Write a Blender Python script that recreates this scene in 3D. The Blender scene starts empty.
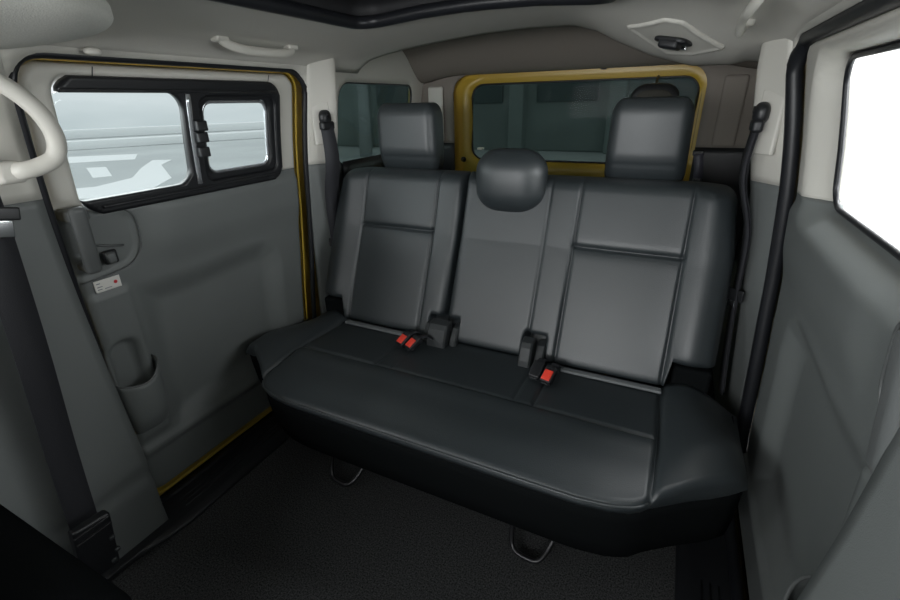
import bpy, math
import numpy as np
from mathutils import Matrix, Vector

C = bpy.context.scene.collection
sc = bpy.context.scene
rng = np.random.RandomState(4)

# ------------------------------------------------------------------ materials
def mat(name, col, rough=.5, metal=0.0, bump=0.0, bscale=300.0, spec=.5, var=0.0, vscale=6.0, coat=0.0, detail=2.0):
    m = bpy.data.materials.new(name); m.use_nodes = True
    nt = m.node_tree; b = nt.nodes['Principled BSDF']
    b.inputs['Base Color'].default_value = (*col, 1)
    b.inputs['Roughness'].default_value = rough
    b.inputs['Metallic'].default_value = metal
    b.inputs['Specular IOR Level'].default_value = spec
    b.inputs['Coat Weight'].default_value = coat
    tc = nt.nodes.new('ShaderNodeTexCoord')
    if bump:
        n = nt.nodes.new('ShaderNodeTexNoise'); n.inputs['Scale'].default_value = bscale
        n.inputs['Detail'].default_value = detail
        bp = nt.nodes.new('ShaderNodeBump'); bp.inputs['Strength'].default_value = bump
        bp.inputs['Distance'].default_value = .002
        nt.links.new(tc.outputs['Object'], n.inputs['Vector'])
        nt.links.new(n.outputs['Fac'], bp.inputs['Height'])
        nt.links.new(bp.outputs['Normal'], b.inputs['Normal'])
    if var:
        n2 = nt.nodes.new('ShaderNodeTexNoise'); n2.inputs['Scale'].default_value = vscale
        n2.inputs['Detail'].default_value = 4
        r = nt.nodes.new('ShaderNodeValToRGB')
        r.color_ramp.elements[0].position = .3; r.color_ramp.elements[1].position = .7
        r.color_ramp.elements[0].color = (*[c*(1-var) for c in col], 1)
        r.color_ramp.elements[1].color = (*[min(1, c*(1+var)) for c in col], 1)
        nt.links.new(tc.outputs['Object'], n2.inputs['Vector'])
        nt.links.new(n2.outputs['Fac'], r.inputs['Fac'])
        nt.links.new(r.outputs['Color'], b.inputs['Base Color'])
    return m

def glass(name, tint, refl=1.0, haze=0.0):
    m = bpy.data.materials.new(name); m.use_nodes = True
    nt = m.node_tree; nt.nodes.clear()
    out = nt.nodes.new('ShaderNodeOutputMaterial')
    tr = nt.nodes.new('ShaderNodeBsdfTransparent'); tr.inputs['Color'].default_value = (*tint, 1)
    gl = nt.nodes.new('ShaderNodeBsdfGlossy'); gl.inputs['Roughness'].default_value = .02
    lw = nt.nodes.new('ShaderNodeLayerWeight'); pw = nt.nodes.new('ShaderNodeMath'); pw.operation = 'POWER'; pw.inputs[1].default_value = 5
    fr = nt.nodes.new('ShaderNodeMath'); fr.operation = 'MULTIPLY_ADD'; fr.inputs[1].default_value = .5*refl; fr.inputs[2].default_value = .022*refl
    lw.inputs['Blend'].default_value = .5
    nt.links.new(lw.outputs['Facing'], pw.inputs[0]); nt.links.new(pw.outputs['Value'], fr.inputs[0])
    mx = nt.nodes.new('ShaderNodeMixShader')
    nt.links.new(fr.outputs['Value'], mx.inputs['Fac'])
    nt.links.new(tr.outputs['BSDF'], mx.inputs[1]); nt.links.new(gl.outputs['BSDF'], mx.inputs[2])
    last = mx
    if haze:
        df = nt.nodes.new('ShaderNodeBsdfTranslucent'); df.inputs['Color'].default_value = (.8, .82, .82, 1)
        m2 = nt.nodes.new('ShaderNodeMixShader'); m2.inputs['Fac'].default_value = haze
        nt.links.new(mx.outputs['Shader'], m2.inputs[1]); nt.links.new(df.outputs['BSDF'], m2.inputs[2]); last = m2
    nt.links.new(last.outputs['Shader'], out.inputs['Surface'])
    return m

M = dict(
    leather=mat('leather', (.0215, .0280, .0315), .46, bump=.2, bscale=420, spec=.9),
    skirt=mat('seat_base_fabric', (.007, .008, .0085), .9, bump=.3, bscale=300, spec=.0),
    piping=mat('piping_leather', (.05, .057, .06), .35, spec=.6),
    thread=mat('stitch', (.16, .17, .17), .6),
    blackplastic=mat('black_plastic', (.012, .013, .015), .42, bump=.1, bscale=500),
    rubber=mat('rubber_seal', (.012, .013, .016), .38, spec=.45),
    greyplastic=mat('grey_plastic', (.150, .162, .160), .48, bump=.18, bscale=600, var=.03),
    handlegrey=mat('handle_grey_plastic', (.105, .112, .112), .42, bump=.1, bscale=500),
    beige=mat('beige_plastic', (.60, .585, .535), .5, bump=.15, bscale=500),
    headliner=mat('headliner_fabric', (.60, .585, .54), .95, bump=.35, bscale=500, spec=.1),
    taupeshade=mat('taupe_trim_and_shade', (.24, .215, .19), .95, bump=.35, bscale=500, spec=.1),  # taupe trim; on the rear headliner its darkness stands in for shade
    visor=mat('visor_fabric', (.70, .70, .65), .95, bump=.35, bscale=420, spec=.1, var=.05, vscale=300),
    carpet=mat('carpet', (.046, .047, .048), .95, bump=1.0, bscale=260, spec=.05, var=.8, vscale=240),
    yellow=mat('yellow_paint', (.44, .30, .04), .35, spec=.5),
    webbing=mat('webbing', (.022, .023, .028), .7, bump=.4, bscale=700),
    chrome=mat('chrome', (.75, .76, .78), .15, metal=1),
    steel=mat('black_steel', (.02, .02, .022), .3, metal=.3),
    red=mat('red_button', (.85, .06, .035), .4),
    white=mat('white_label', (.78, .76, .72), .5),
    ink=mat('label_ink', (.22, .22, .24), .6),
    redink=mat('red_ink', (.6, .02, .03), .5),
    ivory=mat('ivory_plastic', (.72, .70, .64), .4),
    seamgrey=mat('grey_seam_trim', (.15, .16, .165), .6),
    bracket=mat('bracket_plastic', (.030, .034, .036), .5, bump=.1, bscale=500),
    darkpanel=mat('dark_roof_blind', (.010, .010, .012), .6),
    silver=mat('silver_strip', (.55, .57, .6), .25, metal=.8),
    ground=mat('pale_concrete', (.50, .52, .52), .9, var=.10, vscale=.35),
    paint=mat('road_paint', (.85, .86, .86), .8),
    asphalt=mat('worn_patch', (.42, .44, .45), .9, var=.1, vscale=1.2),
    concrete=mat('building_render', (.30, .34, .33), .9, var=.12, vscale=.8),
    buildpane=mat('building_glazing', (.10, .13, .13), .2),
    hedge=mat('tree_leaves', (.14, .17, .10), .9, var=.4, vscale=3),
    strapmat=mat('purple_strap', (.10, .10, .13), .35),
    glass_clear=glass('clear_glass', (.98, .985, .985)),
    glass_left=glass('left_glass', (.86, .89, .89)),
    glass_dark=glass('privacy_glass', (.34, .39, .38)),
    glass_rear=glass('dark_privacy_glass', (.30, .34, .33), .05),
)

# ------------------------------------------------------------------ object helpers
def tag(o, label=None, cat=None, group=None, kind=None):
    if label: o['label'] = label
    if cat: o['category'] = cat
    if group: o['group'] = group
    if kind: o['kind'] = kind
    return o

def mk(name, verts, faces, m, parent=None, smooth=True, solid=0.0, off=0.0):
    me = bpy.data.meshes.new(name)
    me.from_pydata([tuple(map(float, v)) for v in verts], [], [tuple(int(i) for i in f) for f in faces])
    me.update()
    if smooth: me.polygons.foreach_set('use_smooth', [True]*len(me.polygons))
    me.materials.append(m)
    o = bpy.data.objects.new(name, me); C.objects.link(o)
    if parent is not None: adopt(o, parent)
    if solid:
        md = o.modifiers.new('solid', 'SOLIDIFY'); md.thickness = solid; md.offset = off
    return o

def world_loc(o):
    v = Vector(o.location)
    while o.parent is not None:
        o = o.parent; v += Vector(o.location)
    return v

def adopt(o, parent):
    o.parent = parent
    o.location = -world_loc(parent) if True else o.location

def empty(name, loc, label=None, cat=None, group=None, kind=None):
    o = bpy.data.objects.new(name, None); C.objects.link(o)
    o.location = loc; o.empty_display_size = .05
    return tag(o, label, cat, group, kind)

class MB:
    def __init__(s): s.v = []; s.f = []
    def add(s, v, f):
        n = len(s.v); s.v += [tuple(p) for p in v]; s.f += [tuple(i+n for i in q) for q in f]; return s
    def mk(s, name, m, parent=None, **k): return mk(name, s.v, s.f, m, parent, **k)

def rrect(u, v, u0, u1, v0, v1, r):
    cu, cv = (u0+u1)/2, (v0+v1)/2
    du = np.abs(u-cu)-(u1-u0)/2+r; dv = np.abs(v-cv)-(v1-v0)/2+r
    return np.hypot(np.maximum(du, 0), np.maximum(dv, 0))+np.minimum(np.maximum(du, dv), 0)-r

def poly(u, v, pts):
    u = np.asarray(u, float); v = np.asarray(v, float)
    d = np.full(u.shape, 1e9); sgn = np.ones(u.shape); n = len(pts)
    for i in range(n):
        a = pts[i]; b = pts[i-1]
        ex, ey = b[0]-a[0], b[1]-a[1]; wx, wy = u-a[0], v-a[1]
        t = np.clip((wx*ex+wy*ey)/(ex*ex+ey*ey), 0, 1)
        bx, by = wx-ex*t, wy-ey*t
        d = np.minimum(d, bx*bx+by*by)
        c1 = v >= a[1]; c2 = v < b[1]; c3 = ex*wy > ey*wx
        fl = (c1 & c2 & c3) | (~c1 & ~c2 & ~c3)
        sgn = np.where(fl, -sgn, sgn)
    return sgn*np.sqrt(d)

def ss(a, b, x):
    t = np.clip((np.asarray(x, float)-a)/(b-a), 0, 1); return t*t*(3-2*t)

def lines(a, b, step, clusters=(), w=(.003, .008, .014)):
    n = max(2, int(round((b-a)/step))+1)
    L = list(np.linspace(a, b, n))
    for c in clusters:
        L += [c]+[c-k for k in w]+[c+k for k in w]
    L = sorted(x for x in L if a-1e-9 <= x <= b+1e-9)
    out = [L[0]]
    for x in L[1:]:
        if x-out[-1] > .0012: out.append(x)
    out[-1] = b
    return np.array(out)

def hf(name, us, vs, fn, m, sdf=None, parent=None, solid=0.0, off=0.0, flip=False, skip_faces=None):
    """grid surface; sdf(u,v) < 0 is kept, its border is followed exactly"""
    U, V = np.meshgrid(us, vs, indexing='ij')
    nu, nv = U.shape
    keepf = np.ones((nu-1, nv-1), bool)
    if sdf is not None:
        cu = (U[:-1, :-1]+U[1:, 1:])/2; cv = (V[:-1, :-1]+V[1:, 1:])/2
        keepf = sdf(cu, cv) < 0
        on = np.zeros((nu, nv), bool); offv = np.zeros((nu, nv), bool)
        for du in (0, 1):
            for dv in (0, 1):
                on[du:nu-1+du, dv:nv-1+dv] |= keepf; offv[du:nu-1+du, dv:nv-1+dv] |= ~keepf
        bd = on & offv
        U = U.copy(); V = V.copy(); e = 1e-4
        for _ in range(4):
            h = sdf(U, V); gu = (sdf(U+e, V)-h)/e; gv = (sdf(U, V+e)-h)/e
            g2 = np.maximum(gu*gu+gv*gv, .25)
            U = np.where(bd, U-h*gu/g2, U); V = np.where(bd, V-h*gv/g2, V)
        U = np.clip(U, us[0], us[-1]); V = np.clip(V, vs[0], vs[-1])
    X, Y, Z = fn(U, V)
    X, Y, Z = [np.broadcast_to(a, U.shape) for a in (X, Y, Z)]
    idx = -np.ones((nu, nv), int); vs_ = []; fs = []
    def vid(i, j):
        if idx[i, j] < 0:
            idx[i, j] = len(vs_); vs_.append((X[i, j], Y[i, j], Z[i, j]))
        return idx[i, j]
    for i in range(nu-1):
        for j in range(nv-1):
            if keepf[i, j]:
                q = (vid(i, j), vid(i+1, j), vid(i+1, j+1), vid(i, j+1))
                fs.append(q[::-1] if flip else q)
    return mk(name, vs_, fs, m, parent, solid=solid, off=off)

def spline(pts, n=8, closed=False):
    P = [np.array(p, float) for p in pts]; out = []
    N = len(P); rngi = range(N if closed else N-1)
    for i in rngi:
        if closed: a, b, c, d = P[i-1], P[i], P[(i+1) % N], P[(i+2) % N]
        else:
            b, c = P[i], P[i+1]; a = P[i-1] if i else 2*b-c; d = P[i+2] if i+2 < N else 2*c-b
        for k in range(n):
            t = k/n
            out.append(.5*((2*b)+(c-a)*t+(2*a-5*b+4*c-d)*t*t+(3*b-a-3*c+d)*t**3))
    if not closed: out.append(P[-1])
    return out

def tube(path, r, k=10, closed=False, up=(0, 0, 1), caps=True, rb=None):
    """round (or elliptical r x rb) tube; rb is along 'up'"""
    P = [np.array(p, float) for p in path]; n = len(P); v = []; f = []
    for i in range(n):
        if closed: t = P[(i+1) % n]-P[i-1]
        else: t = P[min(i+1, n-1)]-P[max(i-1, 0)]
        t = t/np.linalg.norm(t); u = np.array(up, float); u = u-t*(u@t)
        if np.linalg.norm(u) < 1e-3: u = np.array([1., 0, 0])-t*t[0]
        u /= np.linalg.norm(u); w = np.cross(t, u)
        ri = r[i] if hasattr(r, '__len__') else r
        rbi = (rb[i] if hasattr(rb, '__len__') else rb) if rb is not None else ri
        for j in range(k):
            a = 2*math.pi*j/k
            v.append(P[i]+w*ri*math.cos(a)+u*rbi*math.sin(a))
    for i in range(n if closed else n-1):
        for j in range(k):
            a = i*k+j; b = i*k+(j+1) % k; i2 = (i+1) % n
            f.append((a, b, i2*k+(j+1) % k, i2*k+j))
    if not closed and caps:
        f.append(tuple(range(k))[::-1]); f.append(tuple((n-1)*k+j for j in range(k)))
    return v, f

def strap(path, wd, w, t=.0016, n=6):
    """flat webbing along path; wd width direction"""
    P = spline(path, n); wd = np.array(wd, float); wd /= np.linalg.norm(wd); v = []; f = []
    for i, p in enumerate(P):
        tt = P[min(i+1, len(P)-1)]-P[max(i-1, 0)]; tt = tt/np.linalg.norm(tt)
        u = wd-tt*(wd@tt); u /= np.linalg.norm(u); nn = np.cross(tt, u)
        for a, b in ((-1, -1), (1, -1), (1, 1), (-1, 1)): v.append(p+u*a*w/2+nn*b*t/2)
    for i in range(len(P)-1):
        for j in range(4): f.append((i*4+j, i*4+(j+1) % 4, i*4+4+(j+1) % 4, i*4+4+j))
    f.append((3, 2, 1, 0)); e = (len(P)-1)*4; f.append((e, e+1, e+2, e+3))
    return v, f

def rbox(size, r, seg=4, mid=2, fn=None, loc=(0, 0, 0), R=None):
    """box with rounded edges (r may differ by axis)"""
    h = np.array(size, float)/2; r = np.minimum(np.array([r]*3 if not hasattr(r, '__len__') else r, float), h*.999)
    def ax(hh, rr):
        a = [-hh+rr*(1-math.cos(math.pi/2*i/seg)) for i in range(seg)] if False else [-hh+rr*i/seg for i in range(seg)]
        inner = list(np.linspace(-hh+rr, hh-rr, mid+1))
        return a+inner+[-q for q in a[::-1]]
    A = [ax(h[i], r[i]) for i in range(3)]
    vid = {}; v = []; f = []
    def g(i, j, k):
        key = (i, j, k)
        if key not in vid:
            p = np.array([A[0][i], A[1][j], A[2][k]])
            q = np.clip(p, -(h-r), h-r); d = (p-q)/np.maximum(r, 1e-9)
            # equal-angle cube-to-sphere
            d = np.where(np.abs(d) > 0, np.sign(d)*np.tan(np.abs(d)*math.pi/4), 0)
            L = np.linalg.norm(d)
            if L > 0: d = d/L
            p = q+d*r
            vid[key] = len(v); v.append(p)
        return vid[key]
    n = [len(a) for a in A]
    for a in range(3):
        b, c = (a+1) % 3, (a+2) % 3
        for side in (0, n[a]-1):
            for i in range(n[b]-1):
                for j in range(n[c]-1):
                    q = []
                    for di, dj in ((0, 0), (1, 0), (1, 1), (0, 1)):
                        ix = [0, 0, 0]; ix[a] = side; ix[b] = i+di; ix[c] = j+dj; q.append(g(*ix))
                    f.append(tuple(q) if side else tuple(q[::-1]))
    V = np.array(v)
    if fn is not None: V = fn(V)
    if R is not None: V = V@np.array(R).T
    return V+np.array(loc), f

def rot(ax, deg):
    return np.array(Matrix.Rotation(math.radians(deg), 3, ax))

# ------------------------------------------------------------------ cabin section
ZS = [-.1, 0, .1, .3, .5, .75, .97, 1.1, 1.27, 1.31, 1.5]
XS = [.82, .82, .82, .80, .79, .776, .755, .735, .70, .69, .65]
_zz = np.linspace(-.1, 1.5, 321); _xx = np.interp(_zz, ZS, XS)
_k = np.hanning(25); _k /= _k.sum()
_xs = np.convolve(np.pad(_xx, 12, mode='edge'), _k, 'valid')
def P(z): return np.interp(z, _zz, _xs)

# ceiling
CB_x = [0, .15, .3, .47, .58, .64, .68, .71]; CB_z = [1.408, 1.404, 1.393, 1.376, 1.360, 1.346, 1.326, 1.300]
POD_x = [.15, .22, .29, .39, .50, .60, .68]; POD_z = [0, .014, .045, .078, .098, .085, .05]
def ceil(x, y):
    return np.interp(np.abs(x), CB_x, CB_z)-np.interp(x, POD_x, POD_z)*ss(1.18, 1.62, y)
SUN = (-.335, .335, .28, 1.195)
def ceiling_build():
    xs = lines(-.705, .705, .022); ys = lines(-.75, 1.65, .03)
    def dip(x, y): return ceil(x, y)-.012*ss(.03, 0, rrect(x, y, *SUN, .10))*0
    o = hf('ceiling', xs, ys, lambda u, v: (u, v, dip(u, v)), M['headliner'],
           sdf=lambda u, v: -rrect(u, v, *SUN, .06), solid=.012, off=1)
    tag(o, 'pale grey beige fabric headliner over the bench seat', None, None, 'structure')
    # rear edge lip
    # rear headliner, its shade put into a darker taupe colour
    def rz(x, y):
        return 1.452-.14*ss(1.98, 2.27, y)-.03*np.clip((np.abs(x)-.5)/.22, 0, 1)**2
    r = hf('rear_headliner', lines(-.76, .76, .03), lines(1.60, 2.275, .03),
           lambda u, v: (u, v, rz(u, v)), M['taupeshade'], parent=o, solid=.01, off=1)
    r['label'] = 'rear headliner above the tailgate, coloured darker taupe to stand for shade'
    rp = hf('roof_panel', lines(-.80, .80, .2), lines(-.75, 2.45, .4), lambda u, v: (u, v, 1.52+0*u), M['yellow'], parent=o, solid=.01, off=1)
    # sunroof
    n = 60; path = []
    x0, x1, y0, y1 = SUN; r_ = .06
    for cx, cy, a0 in ((x1-r_, y1-r_, 0), (x0+r_, y1-r_, 90), (x0+r_, y0+r_, 180), (x1-r_, y0+r_, 270)):
        for k in range(9):
            a = math.radians(a0+k*90/8); path.append((cx+r_*math.cos(a), cy+r_*math.sin(a)))
    pp = []
    for i in range(len(path)):
        a = np.array(path[i]); b = np.array(path[(i+1) % len(path)])
        m = max(1, int(np.linalg.norm(b-a)/.06))
        for k in range(m):
            q = a+(b-a)*k/m; pp.append((q[0], q[1], float(ceil(q[0], q[1]))+.004))
    w = empty('window_5', (0, .78, 1.40), 'dark roof window in the headliner with black rubber seal', None, None, 'structure')
    v, f = tube(pp, .016, 10, True); mk('rubber_seal', v, f, M['rubber'], w)
    hf('roof_blind', lines(x0-.03, x1+.03, .05), lines(y0-.03, y1+.03, .05), lambda u, vv: (u, vv, 1.455+0*u), M['darkpanel'], parent=w, solid=.006, off=1)
    # well sides
    mv = []; mf = []
    for i, q in enumerate(pp):
        mv += [q, (q[0], q[1], 1.46)]
    N = len(pp)
    for i in range(N): mf.append((2*i, 2*((i+1) % N), 2*((i+1) % N)+1, 2*i+1))
    mk('well_trim', mv, mf, M['darkpanel'], w, solid=.008, off=0)
    return o
ceil_o = ceiling_build()

# ------------------------------------------------------------------ floor
fl = hf('floor', lines(-.88, .88, .06), lines(-1.2, 2.42, .08), lambda u, v: (u, v, 0*u), M['carpet'], solid=.03, off=-1)
tag(fl, 'dark charcoal carpeted van floor in front of the bench', None, None, 'structure')

# ------------------------------------------------------------------ side walls
DOOR = (.512, 1.332, .03, 1.292)        # body opening for the sliding doors (y0 y1 z0 z1)
WIN = (.572, 1.216, .968, 1.258)        # door window opening
QW = (1.58, 2.17, .945, 1.275)          # rear quarter window

def win(s): return (.590,)+WIN[1:] if s < 0 else WIN
def wall(s, side):
    st = 'left' if s < 0 else 'right'
    root = empty('wall_'+st, (s*.8, .4, 0), st+' side trim of the van cabin: pillars around the sliding door', None, None, 'structure')
    def front(y, z):
        x = P(z)
        x = x-np.interp(z, [0, .18, .24, .6, .86, 1.0, 1.1], [.085, .082, .066, .026, .004, 0, 0] if s < 0 else [.100, .097, .085, .058, .024, .006, 0])*ss(.12, .30, y)+.012*ss(.245, .222, z)*ss(.2, .3, y)
        return s*x, y, z
    FW = (-1.0, .10, .95, 1.26)
    def keep(y, z): return -rrect(y, z, *FW, .06)
    belt = 1.015
    hf('pillar_lower_trim', lines(-1.2, .500, .02), lines(0, belt, .02), front, M['greyplastic'], sdf=keep, parent=root, solid=.012, off=-1, flip=s > 0)
    hf('pillar_upper_trim', lines(-1.2, .500, .02), lines(belt, 1.42, .02), front, M['beige'], sdf=keep, parent=root, solid=.012, off=-1, flip=s > 0)
    # C pillar and quarter panel
    def rear(y, z):
        ins = np.interp(z, [0, .2, .7, 1.1, 1.25, 1.42], [.02, .02, .042, .066, .055, .02])
        x = P(z)-ins*np.clip((y-1.343)/.085, 0, 1)*ss(1.475, 1.445, y)+.05*ss(1.46, 1.50, y)*ss(.4, .6, z)
        return s*x, y, z
    def keepr(y, z): return np.maximum(-rrect(y, z, *QW, .06), -1) if s < 0 else -np.ones_like(y)*1.
    zb = .985
    hf('rear_lower_trim', lines(1.343, 2.28, .014), lines(0, zb, .02), lambda y, z: rear(y, z), M['greyplastic'], sdf=keepr, parent=root, solid=.012, off=-1, flip=s > 0)
    hf('rear_upper_trim', lines(1.343, 2.28, .014), lines(zb, 1.42, .02), lambda y, z: rear(y, z), M['beige'], sdf=keepr, parent=root, solid=.012, off=-1, flip=s > 0)
    # cargo side lining (dark), below the window line
    hf('cargo_lining', lines(1.60, 2.275, .05), lines(0, .965, .05), lambda y, z: (s*(P(z)+.035), y, z), M['blackplastic'], parent=root, solid=.01, off=0)
    # header strip above the door opening
    hf('door_header_trim', lines(.42, 1.42, .02), lines(1.16, 1.42, .016), lambda y, z: (s*(P(z)+.002), y, z), M['beige'],
       sdf=lambda y, z: -rrect(y, z, .503, 1.345, 0, 1.304, .075), parent=root, solid=.008, off=-1, flip=s > 0)
    # painted body outside
    def outk(y, z):
        d = np.maximum(-rrect(y, z, *FW, .06), -rrect(y, z, WIN[0]-.03, WIN[1]+.05, WIN[2]-.03, WIN[3]+.02, .06))
        return np.maximum(d, -rrect(y, z, QW[0]-.02, QW[1]+.03, QW[2]-.02, QW[3]+.02, .07))
    b = hf('body_panel', lines(-1.2, 2.42, .035), lines(-.30, 1.52, .03), lambda y, z: (s*(P(z)+.085), y, z), M['yellow'], sdf=outk, parent=root, solid=.006, off=0)
    b['label'] = 'yellow painted body side'
    # yellow door flange + black seal round the opening
    def loop(y0, y1, z0, z1, r, off, top=0.0):
        pts = []
        for cy, cz, a0 in ((y1-r, z1-r, 0), (y0+r, z1-r, 90), (y0+r, z0+r, 180), (y1-r, z0+r, 270)):
            for k in range(7):
                a = math.radians(a0+k*90/6); pts.append((cy+r*math.cos(a), cz+r*math.sin(a)))
        out = []
        for i in range(len(pts)):
            a = np.array(pts[i]); c = np.array(pts[(i+1) % len(pts)]); m = max(1, int(np.linalg.norm(c-a)/.05))
            for k in range(m):
                q = a+(c-a)*k/m
                y = q[0]-.04*ss(.85, .25, q[1])*ss(.9, 1.3, q[0])
                out.append((s*(float(P(q[1]))+off+top*float(ss(z1-.05, z1-.005, q[1]))), float(y), q[1]))
        return out
    v, f = tube(loop(.519, 1.320 if s < 0 else 1.285, .032, 1.298, .06, .030 if s < 0 else .055), .0042, 8, True); fo = mk('painted_flange', v, f, M['yellow'], root)
    fo['label'] = 'yellow painted door flange'
    rs = .010 if s < 0 else .0175
    v, f = tube(loop(.506, 1.342, .014, 1.304, .07, .008, .016), rs, 10, True); mk('rubber_seal', v, f, M['rubber'], root)
    return root
wl = wall(-1, 0); wr = wall(1, 1)

# ------------------------------------------------------------------ sliding doors
REC = [(.655, .735), (.75, .733), (.83, .727), (1.0, .738), (1.07, .742), (1.12, .735), (1.165, .70), (1.185, .64), (1.185, .25), (.66, .235), (.64, .27), (.635, .5)]
def door(s, n):
    st = 'left' if s < 0 else 'right'
    root = empty('door_%d' % n, (s*.8, .92, .02), 'grey lined sliding door on the %s of the bench' % st, None, None, 'structure')
    ED = (.522, 1.312, .042, 1.293) if s < 0 else (.518, 1.332, .036, 1.298)
    DY = 0.0 if s < 0 else -.032
    DL = .004 if s < 0 else .018
    def lowx(y, z):
        x = P(z)+.022
        d = poly(y, z, REC)
        x = x+.032*ss(.016, -.075, d)
        x = x-.012*ss(.246, .222, z)+.012*ss(.215, .19, z)         # ledge and kick area
        x = x+.034*ss(.004, -.016, rrect(y, z, .532, .614, .42, .607, .038))   # scoop above the bin
        x = x-.009*ss(.754, .744, z)*ss(.636, .628, y)*ss(.25, .28, z)
        bz = poly(y-DY, z, BEZ)
        x = x+.010*ss(.0, -.005, bz)-.004*ss(.007, .001, np.abs(bz))*0
        x = x+.02*ss(-.004, -.02, rrect(y-DY, z, .518, .580, .835, .965, .02))    # finger recess behind the handle
        # swell below the window
        x = x-.010*ss(.76, .86, z)*ss(.97, .93, z)*ss(.70, .80, y)
        # window reveal
        w = rrect(y, z, *win(s), .05 if s > 0 else .03)
        x = x+(.024 if s < 0 else .050)*ss(.012 if s < 0 else .055-.043*ss(1.13, 1.27, z), .002, w)
        e = rrect(y, z, *ED, .05)
        x = x+.022*ss(-.022, 0, e)**2
        return s*x, y-.04*ss(.85, .25, z)*ss(.9, 1.3, y), z
    BEZ = [(.50, 1.02), (.60, .972), (.665, .955), (.693, .93), (.694, .865), (.683, .835), (.655, .808), (.60, .795), (.50, .792)]
    def keep(y, z):
        return np.maximum(rrect(y, z, *ED, .05), -rrect(y, z, *win(s), .05 if s > 0 else .03))
    zb = .980
    ys = lines(ED[0], ED[1], .0085)
    lo = hf('lower_panel', ys, lines(ED[2], zb, .0085), lowx, M['greyplastic'], sdf=keep, parent=root, solid=.012, off=-1, flip=s > 0)
    up = hf('upper_trim', ys, lines(zb, ED[3], .008), lowx, M['beige'], sdf=keep, parent=root, solid=.012, off=-1, flip=s > 0)
    up['label'] = 'pale beige trim round the window'
    # fine joint lines in the upper trim
    for jy in (.668, 1.188) if s < 0 else ():
        z0 = 1.259
        v, f = tube([(s*(float(P(z))+.0215), jy+(z-1.27)*.2, z) for z in np.linspace(z0, 1.284, 4)], .0012, 6)
        mk('joint_line', v, f, M['bracket'], up)
    # lip line of the bezel
    pth = spline([(s*(float(P(z))+.0195), y+DY, z) for y, z in [(.672, .955), (.692, .93), (.694, .865), (.683, .835), (.655, .808), (.60, .796), (.528, .792)]], 5)
    v, f = tube(pth, .0028, 6); bz = mk('handle_bezel', v, f, M['handlegrey'], root)
    # handle: vertical pull bar, upper and lower feet
    hr = []
    x0 = float(P(.91))
    tl = -7.5*s
    Rh = rot('Y', tl)
    v, f = rbox((.022, .036, .168), (.010, .012, .012), 4, 2, R=Rh, loc=(s*(x0-.018), .548+DY, .905)); hd = mk('door_handle', v, f, M['handlegrey'], root)
    v, f = rbox((.062, .046, .030), .008, loc=(s*(x0+.006), .552+DY, .966)); mk('handle_mount', v, f, M['handlegrey'], hd)
    v, f = rbox((.050, .034, .024), .008, loc=(s*(x0+.010), .549+DY, .838)); mk('handle_mount', v, f, M['handlegrey'], hd)
    # lock catch
    v, f = rbox((.014, .034, .036), .006, loc=(s*(x0+.024), .608+DY, .842)); lk = mk('lock_surround', v, f, M['blackplastic'], root)
    v, f = rbox((.016, .022, .028), .006, loc=(s*(x0+.016), .605+DY, .842)); mk('lock_button', v, f, M['handlegrey'], lk)
    v, f = tube([(s*(x0+.029), .585+DY, .880), (s*(x0+.029), .62+DY, .868), (s*(x0+.029), .650+DY, .862)], .0035, 8); mk('catch_ridge', v, f, M['handlegrey'], root)
    # warning label
    xl = float(P(.773))+.020
    def lab(y, z): return s*(xl-.0015+(.773-z)*.07), y, z
    L = hf('warning_label', np.linspace(.548+DL, .612+DL, 14), np.linspace(.757, .789, 10), lab, M['white'],
           sdf=lambda y, z: rrect(y, z, .548+DL, .612+DL, .757, .789, .005), parent=root, solid=.001)
    L['label'] = 'white warning label with a red dot'
    mb = MB()
    for k, (a, b, zz) in enumerate([(.553, .562, .781), (.553, .566, .772), (.570, .588, .764), (.553, .564, .765)]):
        v, f = rbox((.0012, b-a, .0022), .0005, 1, 1, loc=(s*(xl-.003+(.773-zz)*.07), (a+b)/2+DL, zz)); mb.add(v, f)
    mb.mk('print', M['ink'], L)
    v, f = rbox((.0014, .009, .009), (.0006, .0044, .0044), 3, 1, loc=(s*(xl-.0032), .599+DL, .774)); mk('red_dot', v, f, M['redink'], L)
    # storage bin bulging from the door
    mb = MB(); nv = []; nf = []; K = 25; zl = np.linspace(0, 1, 12)
    for t in zl:
        z = .30+(.475-.30)*t
        b = .022+.034*min(1, (t/.35))**.5
        hw = .054+.008*t
        if t < .25: hw *= .82+.18*math.sqrt(t/.25)
        yc = .578
        for k in range(K):
            a = math.pi*k/(K-1)
            cx = math.sin(a)**.6; cy = -math.cos(a)
            nv.append((s*(float(P(z))+.024-b*cx), yc+hw*cy, z+t*(.045*max(0, cy)**2+.015*max(0, -cy)**2)))
    for i in range(len(zl)-1):
        for k in range(K-1):
            q = (i*K+k, i*K+k+1, (i+1)*K+k+1, (i+1)*K+k); nf.append(q)
    nf.append(tuple(range(K)))
    bn = mk('storage_bin', nv, nf, M['greyplastic'], root, solid=.003, off=0)
    rim = [nv[(len(zl)-1)*K+k] for k in range(K)]
    v, f = tube(rim, .0032, 8); mk('bin_rim', v, f, M['handlegrey'], bn)
    v, f = tube([(s*(float(P(.545))+.054), y, .545+.02*(y-.575)) for y in np.linspace(.538, .608, 5)], .002, 6); mk('scoop_ridge', v, f, M['handlegrey'], root)
    return root
d1 = door(-1, 1); d2 = door(1, 2)

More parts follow.
